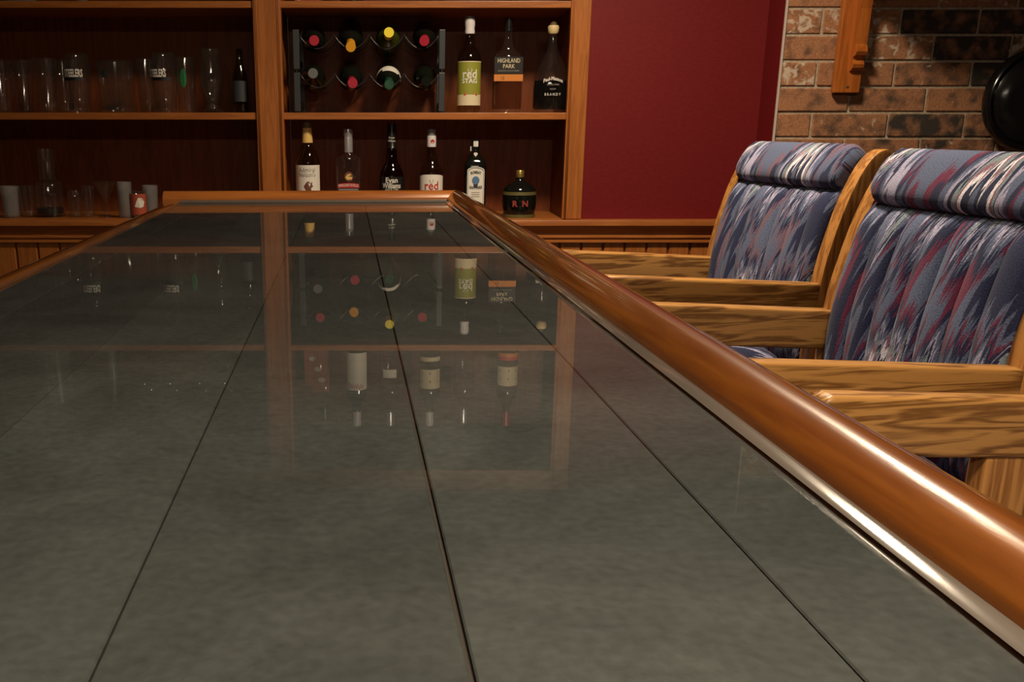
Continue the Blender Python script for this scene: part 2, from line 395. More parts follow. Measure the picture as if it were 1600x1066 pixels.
# cap moulding + beadboard wainscot
prof = [(0, 0), (-.048, 0), (-.050, -.004), (-.050, -.018), (-.046, -.022), (-.036, -.027), (-.026, -.036), (-.022, -.046), (-.024, -.052), (-.030, -.055), (-.030, -.060), (-.022, -.062), (-.022, -.066), (-.028, -.069), (-.028, -.076), (-.018, -.078), (0, -.078)]
def mould(x0, x1, y, z): return sweep([[(x, y+a, z+b) for a, b in prof] for x in (x0, x1)])
struct(mk('trim_1', mould(-3, CORNER_X+.004, WY, zC), 'case_x', smooth=True, auto=35))
wn = struct(mk('trim_2', box(-3, CORNER_X+.004, WY-.006, WY, .12, zC-.07), 'case_back'))
struct(mk('baseboard_back', box(-3, CORNER_X+.004, WY-.022, WY, 0, .12), 'case_x', bevel=.004))
PW = .0735; px0 = onY(1044, 385, WY).x
plank = None; k0 = int((-3-px0)/PW)
for k in range(k0, 60):
    a = px0+k*PW
    if a < -2.4 or a+PW > CORNER_X+.03: continue
    a1 = min(a+PW-.006, CORNER_X)
    if plank is None or a1 < a+PW-.0061:
        o = mk('beadboard_plank', box(0, a1-a, -.008, 0, .12, zC-.072), 'case_z', wn, bevel=.003, seg=1, loc=(a, WY-.006, 0)); 
        if plank is None: plank = o.data
    else: link('beadboard_plank', plank, None, wn, (a, WY-.006, 0))

# ------------------------------------------------------------ built-in bookcase
bc = tag(empty('bookcase', (0, D, zC)), 'built-in oak bookcase with dark back panels, holding glasses and liquor bottles', 'bookcase')
DEP = .30
def bpart(name, b, mat, bevel=.002): # world box -> bookcase local
    x0, x1, y0, y1, z0, z1 = b
    return mk(name, box(x0, x1, y0-D, y1-D, z0-zC, z1-zC), mat, bc, bevel=bevel, seg=2)
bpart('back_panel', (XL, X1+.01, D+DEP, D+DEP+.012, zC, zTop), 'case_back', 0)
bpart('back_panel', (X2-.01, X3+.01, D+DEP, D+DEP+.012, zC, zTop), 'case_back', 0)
def stile(x0, x1, name='stile', left=True, right=True):
    o = bpart(name, (x0, x1, D-.002, D+.024, zC+.001, zTop), 'case_z', .003)
    for side, on in ((0, left), (1, right)):
        if not on: continue
        for q in (.007, .0115):
            xx = x0+q if side == 0 else x1-q
            mk('bead', sweep([[(xx+.0017*math.cos(t), -.0025+.0022*math.sin(t), z-zC) for t in [2*math.pi*i/8 for i in range(8)]] for z in (zC+.002, zTop-.002)]), 'case_z', o, smooth=True)
    return o
stile(X1, X2); stile(X3, X4, right=False); stile(XLL, XL)
bpart('divider', (X1+.012, X2-.012, D+.025, D+DEP, zC, zTop), 'case_z')
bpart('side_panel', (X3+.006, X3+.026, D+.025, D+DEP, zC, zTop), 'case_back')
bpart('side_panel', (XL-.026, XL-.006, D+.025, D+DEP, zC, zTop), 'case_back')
bpart('header', (XLL, X4, D-.004, D+.025, zT, zTop), 'case_x')
bpart('top_board', (XL-.005, X4-.02, D+.02, D+DEP, zTop-.03, zTop-.01), 'case_x')
for (a, b) in ((XL, X1+.01), (X2-.01, X3+.004)):
    bpart('shelf', (a, b, D+.006, D+DEP-.001, zA0, zA1), 'case_x', .002)
    bpart('shelf', (a, b, D+.006, D+DEP-.001, zB0, zB1), 'case_x', .002)
    bpart('bottom_shelf', (a, b, D+.002, D+DEP-.001, zC-.022, zC+.002), 'case_x', .001)
SH = {'A': zA1, 'B': zB1, 'C': zC+.002}

# ------------------------------------------------------------ brick chimney breast
wall_k = struct(mk('wall_chimney', box(CORNER_X, 3, BK+.006, BK+.05, 0, CEIL), 'mortar'))
COURSE = onY(1400, 92, BK).z-onY(1400, 134, BK).z; COURSE *= .965
zr = onY(1400, 134, BK).z     # underside of reference course
BL = onY(1521, 113, BK).x-onY(1400, 113, BK).x
xr = onY(1400, 113, BK).x
JT = .008
meshes = {}
tone = {(1, 0): (.62, .30), (1, 1): (.42, .46), (0, 1): (.62, .2), (0, -1): (.36, .3), (0, 0): (.46, .3), (-1, 0): (.38, .28), (-1, 1): (.44, .3), (-2, 0): (.60, .2), (-2, -1): (.42, .3), (-2, 1): (.54, .25), (-3, 1): (.38, .46), (-3, 0): (.5, .3), (2, -1): (.34, .44), (2, 0): (.62, .2), (0, -2): (.35, .47), (2, 1): (.62, .2), (2, -2): (.4, .46), (-2, -2): (.35, .3)}
nb = 0
for row in range(-20, 15):
    z0 = zr+row*COURSE
    if z0 < -.02 or z0+COURSE > CEIL+.03: continue
    sh = 0 if row % 2 == 0 else .5*BL*.92
    for k in range(-4, 8):
        a = xr+k*BL+sh; b_ = a+BL-JT
        a = max(a, CORNER_X+.003); b_ = min(b_, 2.98)
        if b_-a < .03: continue
        h = COURSE-JT
        key = (round(b_-a, 3))
        if key not in meshes:
            j = random.uniform
            o = mk('brick', box(0, b_-a, -.0055, .003, 0, h), 'brick', wall_k, bevel=.0025, seg=1, loc=(a, BK+.006, z0)); meshes[key] = o.data
        else: o = link('brick', meshes[key], None, wall_k, (a, BK+.006+random.uniform(-.001, .001), z0))
        t = tone.get((row, k)) or (random.choice((.34, .38, .42, .5, .6)), random.choice((.2, .3, .3, .42)))
        o.color = (t[0], t[1], 0, 1); nb += 1
struct(mk('trim_3', box(CORNER_X-.0042, CORNER_X+.002, BK-.003, BK+.003, 0, CEIL), 'caulk'))

# corbel and mantel on the brick
ka = onY(1300, 140, BK-.02); kb = onY(1340, 140, BK-.02)
kz0 = onY(1318, 145, BK-.03).z
MZ = onY(1320, -45, BK-.1).z
cb = tag(empty('mantel_corbel', (ka.x, BK-.010, kz0)), 'orange pine bracket with notched scroll, fixed to the brick wall', 'bracket')
kw = kb.x-ka.x
mk('back_plate', box(0, kw, -.024, 0, 0, MZ-kz0), 'corbel', cb, bevel=.003)
scroll = [(0, .062), (-.010, .064), (-.020, .072), (-.024, .082), (-.018, .090), (-.012, .096), (-.016, .104), (-.030, .108), (-.036, .118), (-.032, .130), (-.024, .140), (-.026, .160), (-.028, .24), (-.036, .28), (-.07, .32), (-.14, .34), (-.14, MZ-kz0), (0, MZ-kz0)]
mk('scroll_arm', sweep([[(x, -.024+a, b) for a, b in scroll] for x in (kw*.50, kw*.92)]), 'corbel', cb, bevel=0)
mk('screw', lathe([(.004, 0), (.004, .002), (.001, .003)], 10), 'brownc', cb, loc=(kw*.5, -.024, .018)).rotation_euler = (R(90), 0, 0)
mt = tag(mk('mantel_shelf', box(0, 3-ka.x-.0, -.30, 0, 0, .05), 'case_x', bevel=.008, loc=(ka.x-.02, BK-.010, MZ)), 'wooden mantel shelf above the bracket on the brick wall', 'mantel')

# black round object near the brick wall
pc = onY(1621, 156, BK-.07)
rr = 79/(F_PX/((BK-.07)*math.cos(PITCH)))
dk = tag(empty('round_wall_disc', (pc.x, BK-.012, pc.z)), 'glossy black round disc with raised rim, on the brick wall', 'disc')
def yl(prof): # lathe around -Y axis
    v, f = lathe(prof, 48); return [(a, -c, b) for a, b, c in v], f
mk('dish', yl([(rr*.80, 0), (rr*.85, .03), (rr*.88, .046), (rr*.84, .058), (rr*.5, .072), (.001, .078)]), 'disc', dk, smooth=True, auto=50)
mk('rim', yl([(rr*.80, .02), (rr*.97, .026), (rr, .036), (rr, .050), (rr*.975, .062), (rr*.94, .066), (rr*.90, .062), (rr*.86, .052), (rr*.8, .050)]), 'disc', dk, smooth=True, auto=60)

# recessed lamps
for i, (x, y, wts) in enumerate(LAMPS):
    t = tag(empty('ceiling_lamp', (x, y, CEIL-.002)), ['round flush ceiling lamp above the far end of the bar', 'round flush ceiling lamp above the near end of the bar'][i], 'lamp', 'flush ceiling lamps')
    mk('trim_ring', lathe([(.175, 0), (.175, -.008), (.165, -.012), (.150, -.006), (.146, 0)], 32, caps=False), 'lampring', t, smooth=True)
    ld = bpy.data.lights.new('lamp_light', 'AREA'); ld.shape = 'DISK'; ld.size = .28; ld.energy = wts; ld.color = (1, .80, .56); ld.spread = R(165 if i == 0 else 115)
    lo = bpy.data.objects.new('lamp_light', ld); C.objects.link(lo); lo.parent = t; lo.location = (0, 0, -.006)

t = tag(empty('ceiling_fixture', (0.2, -1.2, CEIL)), 'long fluorescent ceiling fixture behind the camera', 'light fixture')
mk('housing', box(-.64, .64, -.18, .18, -.05, 0), 'lampring', t, bevel=.006)
ld = bpy.data.lights.new('tube_light', 'AREA'); ld.shape = 'RECTANGLE'; ld.size = 1.1; ld.size_y = .24; ld.energy = TUBE_W; ld.color = (1, .86, .66)
lo = bpy.data.objects.new('tube_light', ld); C.objects.link(lo); lo.parent = t; lo.location = (0, 0, -.054)

# ============================================================ THE BAR COUNTER
ROT = R(2.9)
bar = tag(empty('bar_counter', (0, 0, 0), ROT), 'long bar counter of slate slabs under clear resin with glossy brown wooden rail', 'bar counter')
UE, UL, VE, VN = .2556, -.420, 2.485, -.75
Z = BAR_Z
c_, s_ = math.cos(ROT), math.sin(ROT)
def to_uv(p): return (p.x*c_+p.y*s_, -p.x*s_+p.y*c_)
jo = [to_uv(onZ(x, 900, Z))[0] for x in (-253, 210, 705, 1208)]
jo = [UL] + [jo[0]-.135] + jo + [UE]
jo = [j for j in jo if j >= UL]
gaps = [.0003, .0003, .0003, .0004, .0011, .0004, .0003, .0003]
mk('grout_bed', box(UL, UE, VN, VE, Z-.03, Z-.006), 'grout', bar)
for i in range(len(jo)-1):
    g0 = 0 if i == 0 else gaps[i]; g1 = 0 if i == len(jo)-2 else gaps[i+1]
    mk('slate_slab', box(jo[i]+g0, jo[i+1]-g1, VN, VE, Z-.012, Z-.0025), 'slate', bar, bevel=.0008, seg=1)
mk('resin_coat', ([(UL, VN, Z), (UE, VN, Z), (UE, VE, Z), (UL, VE, Z)], [(0, 1, 2, 3)]), 'resin', bar)
rp_ = [(0, -.03), (0, .0085), (.002, .0115), (.006, .0165), (.011, .0215), (.017, .0255), (.024, .0278), (.031, .0275), (.038, .0245), (.044, .0195), (.048, .0130), (.050, .0085), (.0535, .0060), (.055, .002), (.055, -.004), (.051, -.008), (.051, -.05), (0, -.05)]
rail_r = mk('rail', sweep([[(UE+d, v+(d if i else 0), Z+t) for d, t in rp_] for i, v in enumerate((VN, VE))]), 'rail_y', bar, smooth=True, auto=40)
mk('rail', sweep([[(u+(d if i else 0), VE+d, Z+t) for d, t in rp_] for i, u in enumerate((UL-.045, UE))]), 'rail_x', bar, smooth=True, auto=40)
lp_ = [(0, -.03), (0, .004), (.002, .0055), (.010, .0060), (.020, .0050), (.026, .002), (.028, -.004), (.028, -.05), (0, -.05)]
mk('edge_strip', sweep([[(UL-d, v, Z+t) for d, t in lp_] for v in (VN, VE)]), 'rail_y', bar, smooth=True, auto=40)
# added strips against the rails, standing in for their reflection in the resin
def strip_curve(n=6, w_=.0075, h_=.0085):
    return [(w_*(1-math.sin(math.pi/2*i/n)) , h_*(1-math.cos(math.pi/2*i/n))) for i in range(n+1)]
FP = [(.0078, .0003), (.0003, .0043), (-.001, .0043), (-.001, .0003)]
FP2 = [(.0066, .0003), (.0003, .0066), (-.001, .0066), (-.001, .0003)]
mk('reflection_strip', sweep([[(UE-d, v-(d if i else 0), Z+t) for d, t in FP] for i, v in enumerate((VN, VE))]), 'refl_strip', bar, smooth=True, auto=50)
mk('reflection_strip', sweep([[(u-(d if i else 0), VE-d, Z+t) for d, t in FP2] for i, u in enumerate((UL, UE))]), 'refl_strip', bar, smooth=True, auto=50)
# deck and cabinet under the top
mk('deck', box(UL, UE, VN, VE, Z-.055, Z-.031), 'case_back', bar)
mk('cabinet', box(UL+.04, UE-.22, VN+.06, VE-.06, .0, Z-.056), 'case_z', bar, bevel=.004)
mk('plinth', box(UL+.04, UE-.215, VN+.05, VE-.05, .0, .10), 'case_back', bar, bevel=.003)
for k in range(5):
    v0 = VN+.09+k*.62
    mk('front_panel', box(UE-.2195, UE-.212, v0, v0+.54, .16, Z-.12), 'case_z', bar, bevel=.004)

# ============================================================ CHAIRS
def curve_pts(pts, n):
    out = []
    for i in range(n):
        t = i/(n-1)*(len(pts)-1); k = min(int(t), len(pts)-2); f = t-k
        p = [Vector(pts[max(0, min(len(pts)-1, q))]) for q in (k-1, k, k+1, k+2)]
        out.append(.5*((2*p[1])+(p[2]-p[0])*f+(2*p[0]-5*p[1]+4*p[2]-p[3])*f*f+(3*p[1]-p[0]-3*p[2]+p[3])*f**3))
    return out
AZ = CAM_Z-.34     # arm height at the back post
HW = .2175
front = [(.205, AZ-.30), (.208, AZ-.15), (.215, AZ), (.232, AZ+.09), (.258, AZ+.18), (.290, AZ+.25), (.318, AZ+.282), (.342, AZ+.290)]
rear = [(.285, AZ-.30), (.295, AZ-.15), (.305, AZ), (.322, AZ+.09), (.345, AZ+.18), (.364, AZ+.228), (.371, AZ+.255), (.365, AZ+.278)]
fc = curve_pts([Vector((a, b)) for a, b in front], 22); rc = curve_pts([Vector((a, b)) for a, b in rear], 22)
def chair(name, label, fab, loc, rz):
    t = tag(empty(name, loc, rz), label, 'chair', 'oak bar chairs along the bar')
    for s in (1, -1):
        y0, y1 = s*(HW-.006), s*(HW+.032)
        lo, hi = min(y0, y1), max(y0, y1)
        outline = [(p.x, p.y) for p in fc]+[(p.x, p.y) for p in reversed(rc)]
        mk('back_post', sweep([[(a, y, b) for a, b in outline] for y in (lo, hi)]), 'oak_z', t, smooth=True, bevel=.006, seg=2, auto=40)
        # arm board: nose rounded, top falls to the back
        al = []
        xs = [(-.313, -.012), (-.307, -.004), (-.297, 0)]
        def zt(x): return AZ+.035-(x+.315)*.035/.53
        top = [(x, zt(x)+d) for x, d in xs]+[(x, zt(x)) for x in (-.1, 0, .1, .2, .22)]
        bot = [(x, zt(x)-.076) for x in (.22, .1, 0, -.1, -.16)]+[(-.285, zt(-.285)-.068), (-.307, zt(-.307)-.050), (-.314, zt(-.314)-.030)]
        mk('arm', sweep([[(a, y, b) for a, b in top+bot] for y in (lo+.001, hi-.001)]), 'oak_x', t, smooth=True, bevel=.008, seg=3, auto=40)
        mk('arm_support', box(-.082, -.016, lo+.004, hi-.004, AZ-.30, zt(0)-.070), 'oak_z', t, bevel=.004)
        for x in (-.17, .225):
            mk('leg', sweep([[(x+dx+(.03 if x > 0 else -.02)*k, s*(HW-.02+.02*k)+dy, z) for dx, dy in ((-.021, -.021), (.021, -.021), (.021, .021), (-.021, .021))] for z, k in ((AZ-.295, 0), (0, 1))]), 'oak_z', t, bevel=.004)
        mk('side_stretcher', box(-.16, .22, s*(HW-.005)-.011, s*(HW-.005)+.011, .27, .31), 'oak_x', t, bevel=.004)
    mk('footrest', box(-.205, -.170, -HW+.015, HW-.015, .20, .24), 'oak_z', t, bevel=.005)
    mk('rear_stretcher', box(.225, .25, -HW+.015, HW-.015, .30, .34), 'oak_z', t, bevel=.004)
    mk('seat_frame', box(-.20, .285, -HW+.008, HW-.008, AZ-.315, AZ-.255), 'oak_x', t, bevel=.006)
    # seat cushion
    n = 18; V, Fa = [], []
    for i in range(n+1):
        for j in range(n+1):
            a, b = i/n*2-1, j/n*2-1
            e = (1-abs(a)**5)*(1-abs(b)**5)
            V.append((-.015+a*.225, b*(HW-.010), AZ-.254+.012+.095*max(0, e)**.45))
    for i in range(n):
        for j in range(n): q = i*(n+1)+j; Fa.append((q, q+n+1, q+n+2, q+1))
    rim = [i for i in range((n+1)**2) if i // (n+1) in (0, n) or i % (n+1) in (0, n)]
    V2 = V+[(x, y, AZ-.254) for x, y, z in V]; m_ = len(V)
    Fa2 = Fa+[tuple(m_+q for q in f) for f in Fa]
    for k in range(n):
        for p, q in ((k, k+1), (n*(n+1)+k, n*(n+1)+k+1), (k*(n+1), (k+1)*(n+1)), (k*(n+1)+n, (k+1)*(n+1)+n)): Fa2.append((p, q, q+m_, p+m_))
    mk('seat_cushion', (V2, Fa2), fab, t, smooth=True, uv=lambda c: (c.y+.3, c.x*.8+1.72))
    # channelled back pad, then head roll
    cen = curve_pts([Vector((a, b)) for a, b in front], 200)
    def at_z(z):
        p = min(cen, key=lambda q: abs(q.y-z)); i = cen.index(p)
        tg = (cen[min(i+2, 199)]-cen[max(i-2, 0)]).normalized(); return p, Vector((-tg.y, tg.x))   # forward normal
    zs0, zs1 = AZ-.20, AZ+.205
    W_ = HW-.009; NC = 7; nu, nv = 70, 26
    V, Fa = [], []
    for j in range(nv+1):
        z = zs0+(zs1-zs0)*j/nv; p, nrm = at_z(z)
        edge = min(1, min(j, nv-j)/3)**.5
        for i in range(nu+1):
            s = i/nu*2-1
            ch = abs(math.sin(math.pi*NC*(s+1)/2))**.55
            sd = min(1, (1-abs(s))/.03)**.5
            o_ = -.004+(.010+.013*ch)*edge*max(.2, sd)+.012*(1-s*s)*edge*0
            V.append((p.x+nrm.x*o_, s*W_, p.y+nrm.y*o_))
    for j in range(nv):
        for i in range(nu): q = j*(nu+1)+i; Fa.append((q, q+1, q+nu+2, q+nu+1))
    m_ = len(V)
    # backing surface
    for j in range(nv+1):
        z = zs0+(zs1-zs0)*j/nv; p, nrm = at_z(z)
        for i in range(nu+1): V.append((p.x-nrm.x*.045, (i/nu*2-1)*W_, p.y-nrm.y*.045))
    Fa += [tuple(m_+q for q in f) for f in Fa[:nu*nv]]
    for i in range(nu): Fa += [(i, i+1, i+1+m_, i+m_), (nv*(nu+1)+i, nv*(nu+1)+i+1, nv*(nu+1)+i+1+m_, nv*(nu+1)+i+m_)]
    for j in range(nv): Fa += [(j*(nu+1), (j+1)*(nu+1), (j+1)*(nu+1)+m_, j*(nu+1)+m_), (j*(nu+1)+nu, (j+1)*(nu+1)+nu, (j+1)*(nu+1)+nu+m_, j*(nu+1)+nu+m_)]
    mk('back_pad', (V, Fa), fab, t, smooth=True, auto=75, uv=lambda c: (c.y, c.z))
    # head roll: rounded bolster following the post tops
    p, nrm = at_z(AZ+.247)
    tg = Vector((nrm.y, -nrm.x))
    rings = []
    for i in range(25):
        s = i/24*2-1
        k = 1-.22*max(0, (abs(s)-.9)/.1)**2
        ring = []
        for q in range(28):
            a = 2*math.pi*q/28
            fwd = math.cos(a); up = math.sin(a)
            ww = (.028 if fwd > 0 else .050)*abs(fwd)**.8*(1 if fwd > 0 else -1)*k
            hh = .053*abs(up)**.75*(1 if up > 0 else -1)*k
            pos = p+nrm*(ww+.004)+tg*hh
            ring.append((pos.x, s*(W_-.001), pos.y))
        rings.append(ring)
    mk('head_roll', sweep(rings), fab, t, smooth=True, auto=70, uv=lambda c: (c.y*1.0+.13, c.z*1.1+c.x*.8))
    return t
A_ = R(9.5)
def place(fx, fy, nx, ny):
    """back-post tops of both arms seen at these pixels -> chair base"""
    a, b = onZ(fx, fy, AZ), onZ(nx, ny, AZ)
    m = (a+b)/2; rot = math.atan2(-(a-b).x, (a-b).y)
    return (m.x-.215*math.cos(rot), m.y-.215*math.sin(rot), 0), rot
l1, r1 = place(1108, 400, 1275, 442)
l2, r2 = place(1300, 485, 1575, 570)
chair('bar_chair', 'oak bar chair with grey and mauve flame-stitch back, nearest the red wall', 'fabric_a', l1, r1)
chair('bar_chair', 'oak bar chair with navy and maroon flame-stitch back, in front of the dark round disc', 'fabric_b', l2, r2)
tip = onZ(1283, 617, AZ+.035)
rot3 = R(9)
l3 = (tip.x+.314*math.cos(rot3)+HW*math.sin(rot3), tip.y+.314*math.sin(rot3)-HW*math.cos(rot3), 0)
chair('bar_chair', 'nearest oak bar chair, only one arm, its support and a strip of seat visible', 'fabric_b', l3, rot3)

# ============================================================ BOTTLES AND GLASSES
BY = D+.066
def base_at(px, py, shelf, dy=0.0):
    p = onY(px, py, BY+dy); return (p.x, BY+dy, SH[shelf])
def hz(py, shelf, dy=0): return onY(700, py, BY+dy).z-SH[shelf]       # height above its shelf of an image row
PXM = (BY*math.cos(PITCH)+.0)/F_PX                                    # metres per pixel at the shelf
def bottle(name, label, cat, px, py, shelf, prof, mat, dy=0, sq=2, flat=1., group=None):
    t = tag(empty(name, base_at(px, py, shelf, dy)), label, cat, group)
    mk('glass_body', lathe(prof, 32, sq, flat), mat, t, smooth=True, auto=40)
    return t
def ring_part(t, name, prof, mat, seg=24, sq=2, flat=1., smooth=True): return mk(name, lathe(prof, seg, sq, flat), mat, t, smooth=smooth, auto=40)
G_L = 'bottles on the lower shelf'; G_M = 'bottles on the middle shelf'; G_T = 'bottles on the top shelf'

# --- middle shelf, right bay
H = lambda y: hz(y, 'B')
t = bottle('bourbon_bottle', 'tall bottle with olive green label reading red STAG and white cap, beside the wine rack', 'bottle', 733, 110, 'B', [(.034, 0), (.037, .003), (.038, .01), (.038, H(93)), (.035, H(86)), (.026, H(78)), (.017, H(70)), (.0145, H(62)), (.0145, H(52))], 'smoke', group=G_M)
ring_part(t, 'cap', [(.0155, H(53)), (.0165, H(50)), (.015, H(44)), (.0165, H(40)), (.0168, H(33)), (.0165, H(30)), (.001, H(30))], 'whitecap')
ring_part(t, 'cap_top', [(.0160, H(30.5)), (.0160, H(26)), (.001, H(25.5))], 'grey')
r_ = .0382
lb = label_band(H(165), H(97), r_, .050, 'green_l', t)
label_band(H(165), H(148.5), r_, .0505, 'cream', lb, 'label_foot', off=.0010)
label_band(H(98), H(96.5), r_, .0505, 'cream', lb, 'label_edge', off=.0010)
lettering('red', .040, H(122.5), r_, 'white', lb, width=.046, tall=.95, bold=.0006)
lettering('STAG', .02, H(130.5), r_, 'white', lb, width=.050, tall=1.0, bold=.0006)
for a in ANTLERS: patch(a, H(116), r_, 'white', lb, 'antler', s=.014, off=.0014)
patch([(-.024, -.006), (-.018, .004), (.018, .004), (.024, -.006), (.014, -.001), (-.014, -.001)], H(148), r_, 'redink', lb, 'ribbon', x=.004, off=.0016)
patch([(-.016, 0), (-.016, .008), (.016, .008), (.016, 0)], H(148), r_, 'pinkink', lb, 'ribbon', x=.004, off=.0013)

t = bottle('whisky_bottle', 'clear whisky bottle with black HIGHLAND PARK label and orange band', 'bottle', 793, 110, 'B', [(.046, 0), (.049, .004), (.050, .012), (.050, H(95)), (.049, H(90)), (.044, H(85)), (.030, H(80)), (.020, H(74)), (.015, H(66)), (.0135, H(58)), (.0135, H(48))], 'clear', flat=.62, group=G_M)
ring_part(t, 'cap', [(.0145, H(49)), (.0145, H(44)), (.0125, H(43)), (.0125, H(29)), (.001, H(28))], 'black')
ring_part(t, 'whisky', [(.045, .012), (.0475, .016), (.0475, H(128)), (.001, H(128))], 'whisky', 32, 2, .60)
fy = .0505*.62
lb = label_band(H(116), H(90), .0315, .046, 'lbl_black', t, flat=True, off=.0020)
lettering('HIGHLAND', .02, H(99), .0315, 'cream', lb, width=.072, flat=True, off=.0032, tall=.95)
lettering('PARK', .02, H(107.5), .0315, 'cream', lb, width=.038, flat=True, off=.0032, tall=.9)
lettering('SINGLE MALT SCOTCH WHISKY', .006, H(112.5), .0315, 'greyink', lb, width=.070, flat=True, off=.0032)
lb2 = label_band(H(127.5), H(117), .0315, .047, 'lbl_orange', t, 'band', flat=True, off=.0022)
lettering('12', .014, H(125), .0315, 'darkink', lb2, x=-.020, flat=True, off=.0034)

t = bottle('brandy_carafe', 'wide brandy carafe, dark liquid, pale cork, white lettering Paul Masson, beside the right upright', 'bottle', 862, 110, 'B', [(.050, 0), (.056, .004), (.060, .014), (.060, H(140)), (.057, H(125)), (.048, H(108)), (.032, H(92)), (.020, H(80)), (.0135, H(66)), (.0130, H(52))], 'clear', flat=.6, group=G_M)
ring_part(t, 'stopper', [(.0135, H(53)), (.0175, H(50)), (.0185, H(43)), (.0165, H(40)), (.001, H(40))], 'cork')
ring_part(t, 'stopper_top', [(.0135, H(40.5)), (.010, H(36)), (.004, H(33)), (.001, H(33))], 'brownc')
ring_part(t, 'brandy', [(.052, .010), (.0572, .016), (.0572, H(140)), (.0545, H(126)), (.001, H(126))], 'brandy', 32, 2, .58)
lettering('Paul-Masson', .016, H(126), .0375, 'white', t, width=.062, flat=True, off=.0026, arc=9, bold=.0003)
lettering('GRANDE AMBER', .007, H(134), .0375, 'greyink', t, width=.040, flat=True, off=.0026)
lettering('VSOP', .007, H(141), .0375, 'greyink', t, width=.020, flat=True, off=.0026)
lettering('B R A N D Y', .012, H(150), .0375, 'white', t, width=.052, flat=True, off=.0026)

# --- lower shelf, right bay
H = lambda y: hz(y, 'C')
t = bottle('rum_bottle', 'rum bottle with white label showing a brown figure and yellow neck band', 'bottle', 481, 250, 'C', [(.036, 0), (.040, .004), (.041, .012), (.041, H(258)), (.038, H(248)), (.028, H(236)), (.017, H(228)), (.0145, H(222)), (.0145, H(204))], 'smoke', group=G_L)
ring_part(t, 'cap', [(.0155, H(200)), (.0160, H(198)), (.0160, H(190)), (.001, H(189.5))], 'brownc')
ring_part(t, 'neck_band', [(.0182, H(223)), (.0165, H(210)), (.0150, H(203)), (.0150, H(200))], 'neckyellow')
lb = label_band(H(325), H(257.5), .0412, .052, 'white', t)
lettering('Admiral', .022, H(268), .0412, 'greyink', lb, width=.056)
lettering("Nelson's", .022, H(275.5), .0412, 'greyink', lb, width=.056)
patch([(-.016, -.028), (-.010, -.010), (-.016, .002), (-.006, .016), (.002, .018), (.006, .010), (.012, .018), (.012, .006), (.016, .002), (.008, -.004), (.012, -.030), (.004, -.030), (.002, -.014), (-.004, -.032)], H(291), .0412, 'brownink', lb, 'figure', x=.004)
t = bottle('tequila_bottle', 'clear flat-shouldered bottle with silver neck and round emblem over red lettering MARGARITAVILLE', 'bottle', 544.5, 250, 'C', [(.042, 0), (.045, .004), (.046, .012), (.046, H(252)), (.043, H(246.5)), (.026, H(243)), (.015, H(240)), (.0135, H(235)), (.0135, H(205))], 'clear', flat=.6, group=G_L)
ring_part(t, 'neck_foil', [(.0150, H(238)), (.0148, H(214)), (.0145, H(213)), (.0162, H(211)), (.0160, H(206)), (.0150, H(202)), (.001, H(201))], 'silver')
lb = tag_ = patch(disc_poly(.0150, 20, .0165), H(275.5), .0285, 'brownink', t, 'emblem', flat=True, off=.0028, x=.002)
patch([(-.012, -.002), (-.004, .008), (.004, .010), (.010, .006), (.004, .004), (-.003, .001), (.012, -.001), (.010, -.009), (-.006, -.010)], H(275.5), .0285, 'neckyellow', lb, 'bird_mark', flat=True, off=.0036, x=.002)
lb = patch([(-.036, -.008), (-.036, .004), (-.02, .007), (0, .008), (.02, .007), (.036, .004), (.036, -.008)], H(289), .0285, 'redink', t, 'banner', flat=True, off=.0028, x=.001)
lettering('MARGARITAVILLE', .013, H(290.5), .0285, 'white', lb, width=.066, flat=True, off=.0036, arc=2)
label_band(H(325), H(294), .0285, .033, 'grey', t, 'label', flat=True, off=.0026)
t = bottle('bourbon_bottle', 'dark bourbon bottle with black label lettered Evan Williams', 'bottle', 612, 250, 'C', [(.036, 0), (.040, .004), (.0415, .012), (.0415, H(277)), (.039, H(270)), (.030, H(261)), (.019, H(252)), (.0175, H(240)), (.0165, H(232)), (.0145, H(228)), (.0145, H(206))], 'amber', group=G_L)
ring_part(t, 'neck_sleeve', [(.0195, H(231.5)), (.0165, H(229.5)), (.0165, H(212)), (.0150, H(208)), (.0150, H(193)), (.001, H(192))], 'black')
lettering('Evan', .009, H(216.5), .0166, 'white', t, width=.018, name='neck_lettering', off=.0008)
lettering('Williams', .009, H(221.5), .0166, 'white', t, width=.027, name='neck_lettering', off=.0008)
lb = label_band(H(325), H(275.5), .0417, .056, 'lbl_black', t)
lettering('Evan', .024, H(284.5), .0417, 'white', lb, width=.040, bold=.0005)
lettering('Williams', .024, H(293), .0417, 'white', lb, width=.064, bold=.0005)
lettering('SINCE 1783', .008, H(296.5), .0417, 'white', lb, width=.044)
t = bottle('bourbon_bottle', 'bottle with cream label reading red under antlers, white cap with red stamp', 'bottle', 674, 250, 'C', [(.034, 0), (.038, .003), (.039, .01), (.039, H(272)), (.036, H(265)), (.028, H(257)), (.017, H(248)), (.0160, H(242)), (.0142, H(236)), (.0142, H(226))], 'smoke', group=G_L)
ring_part(t, 'cap', [(.0152, H(229.5)), (.0155, H(228)), (.0155, H(212)), (.001, H(212))], 'whitecap')
ring_part(t, 'cap_top', [(.0140, H(212.5)), (.0140, H(202)), (.001, H(201.5))], 'grey')
patch(disc_poly(.0068, 12), H(221), .0157, 'redink', t, 'stamp', x=.003, off=.0006)
lb = label_band(H(330), H(272), .0392, .052, 'white', t, topround=.006)
lettering('red', .04, H(295), .0392, 'redink', lb, width=.046, tall=.95, bold=.0006)
for a in ANTLERS: patch(a, H(286.5), .0392, 'greyink', lb, 'antler', s=.013, off=.0014)
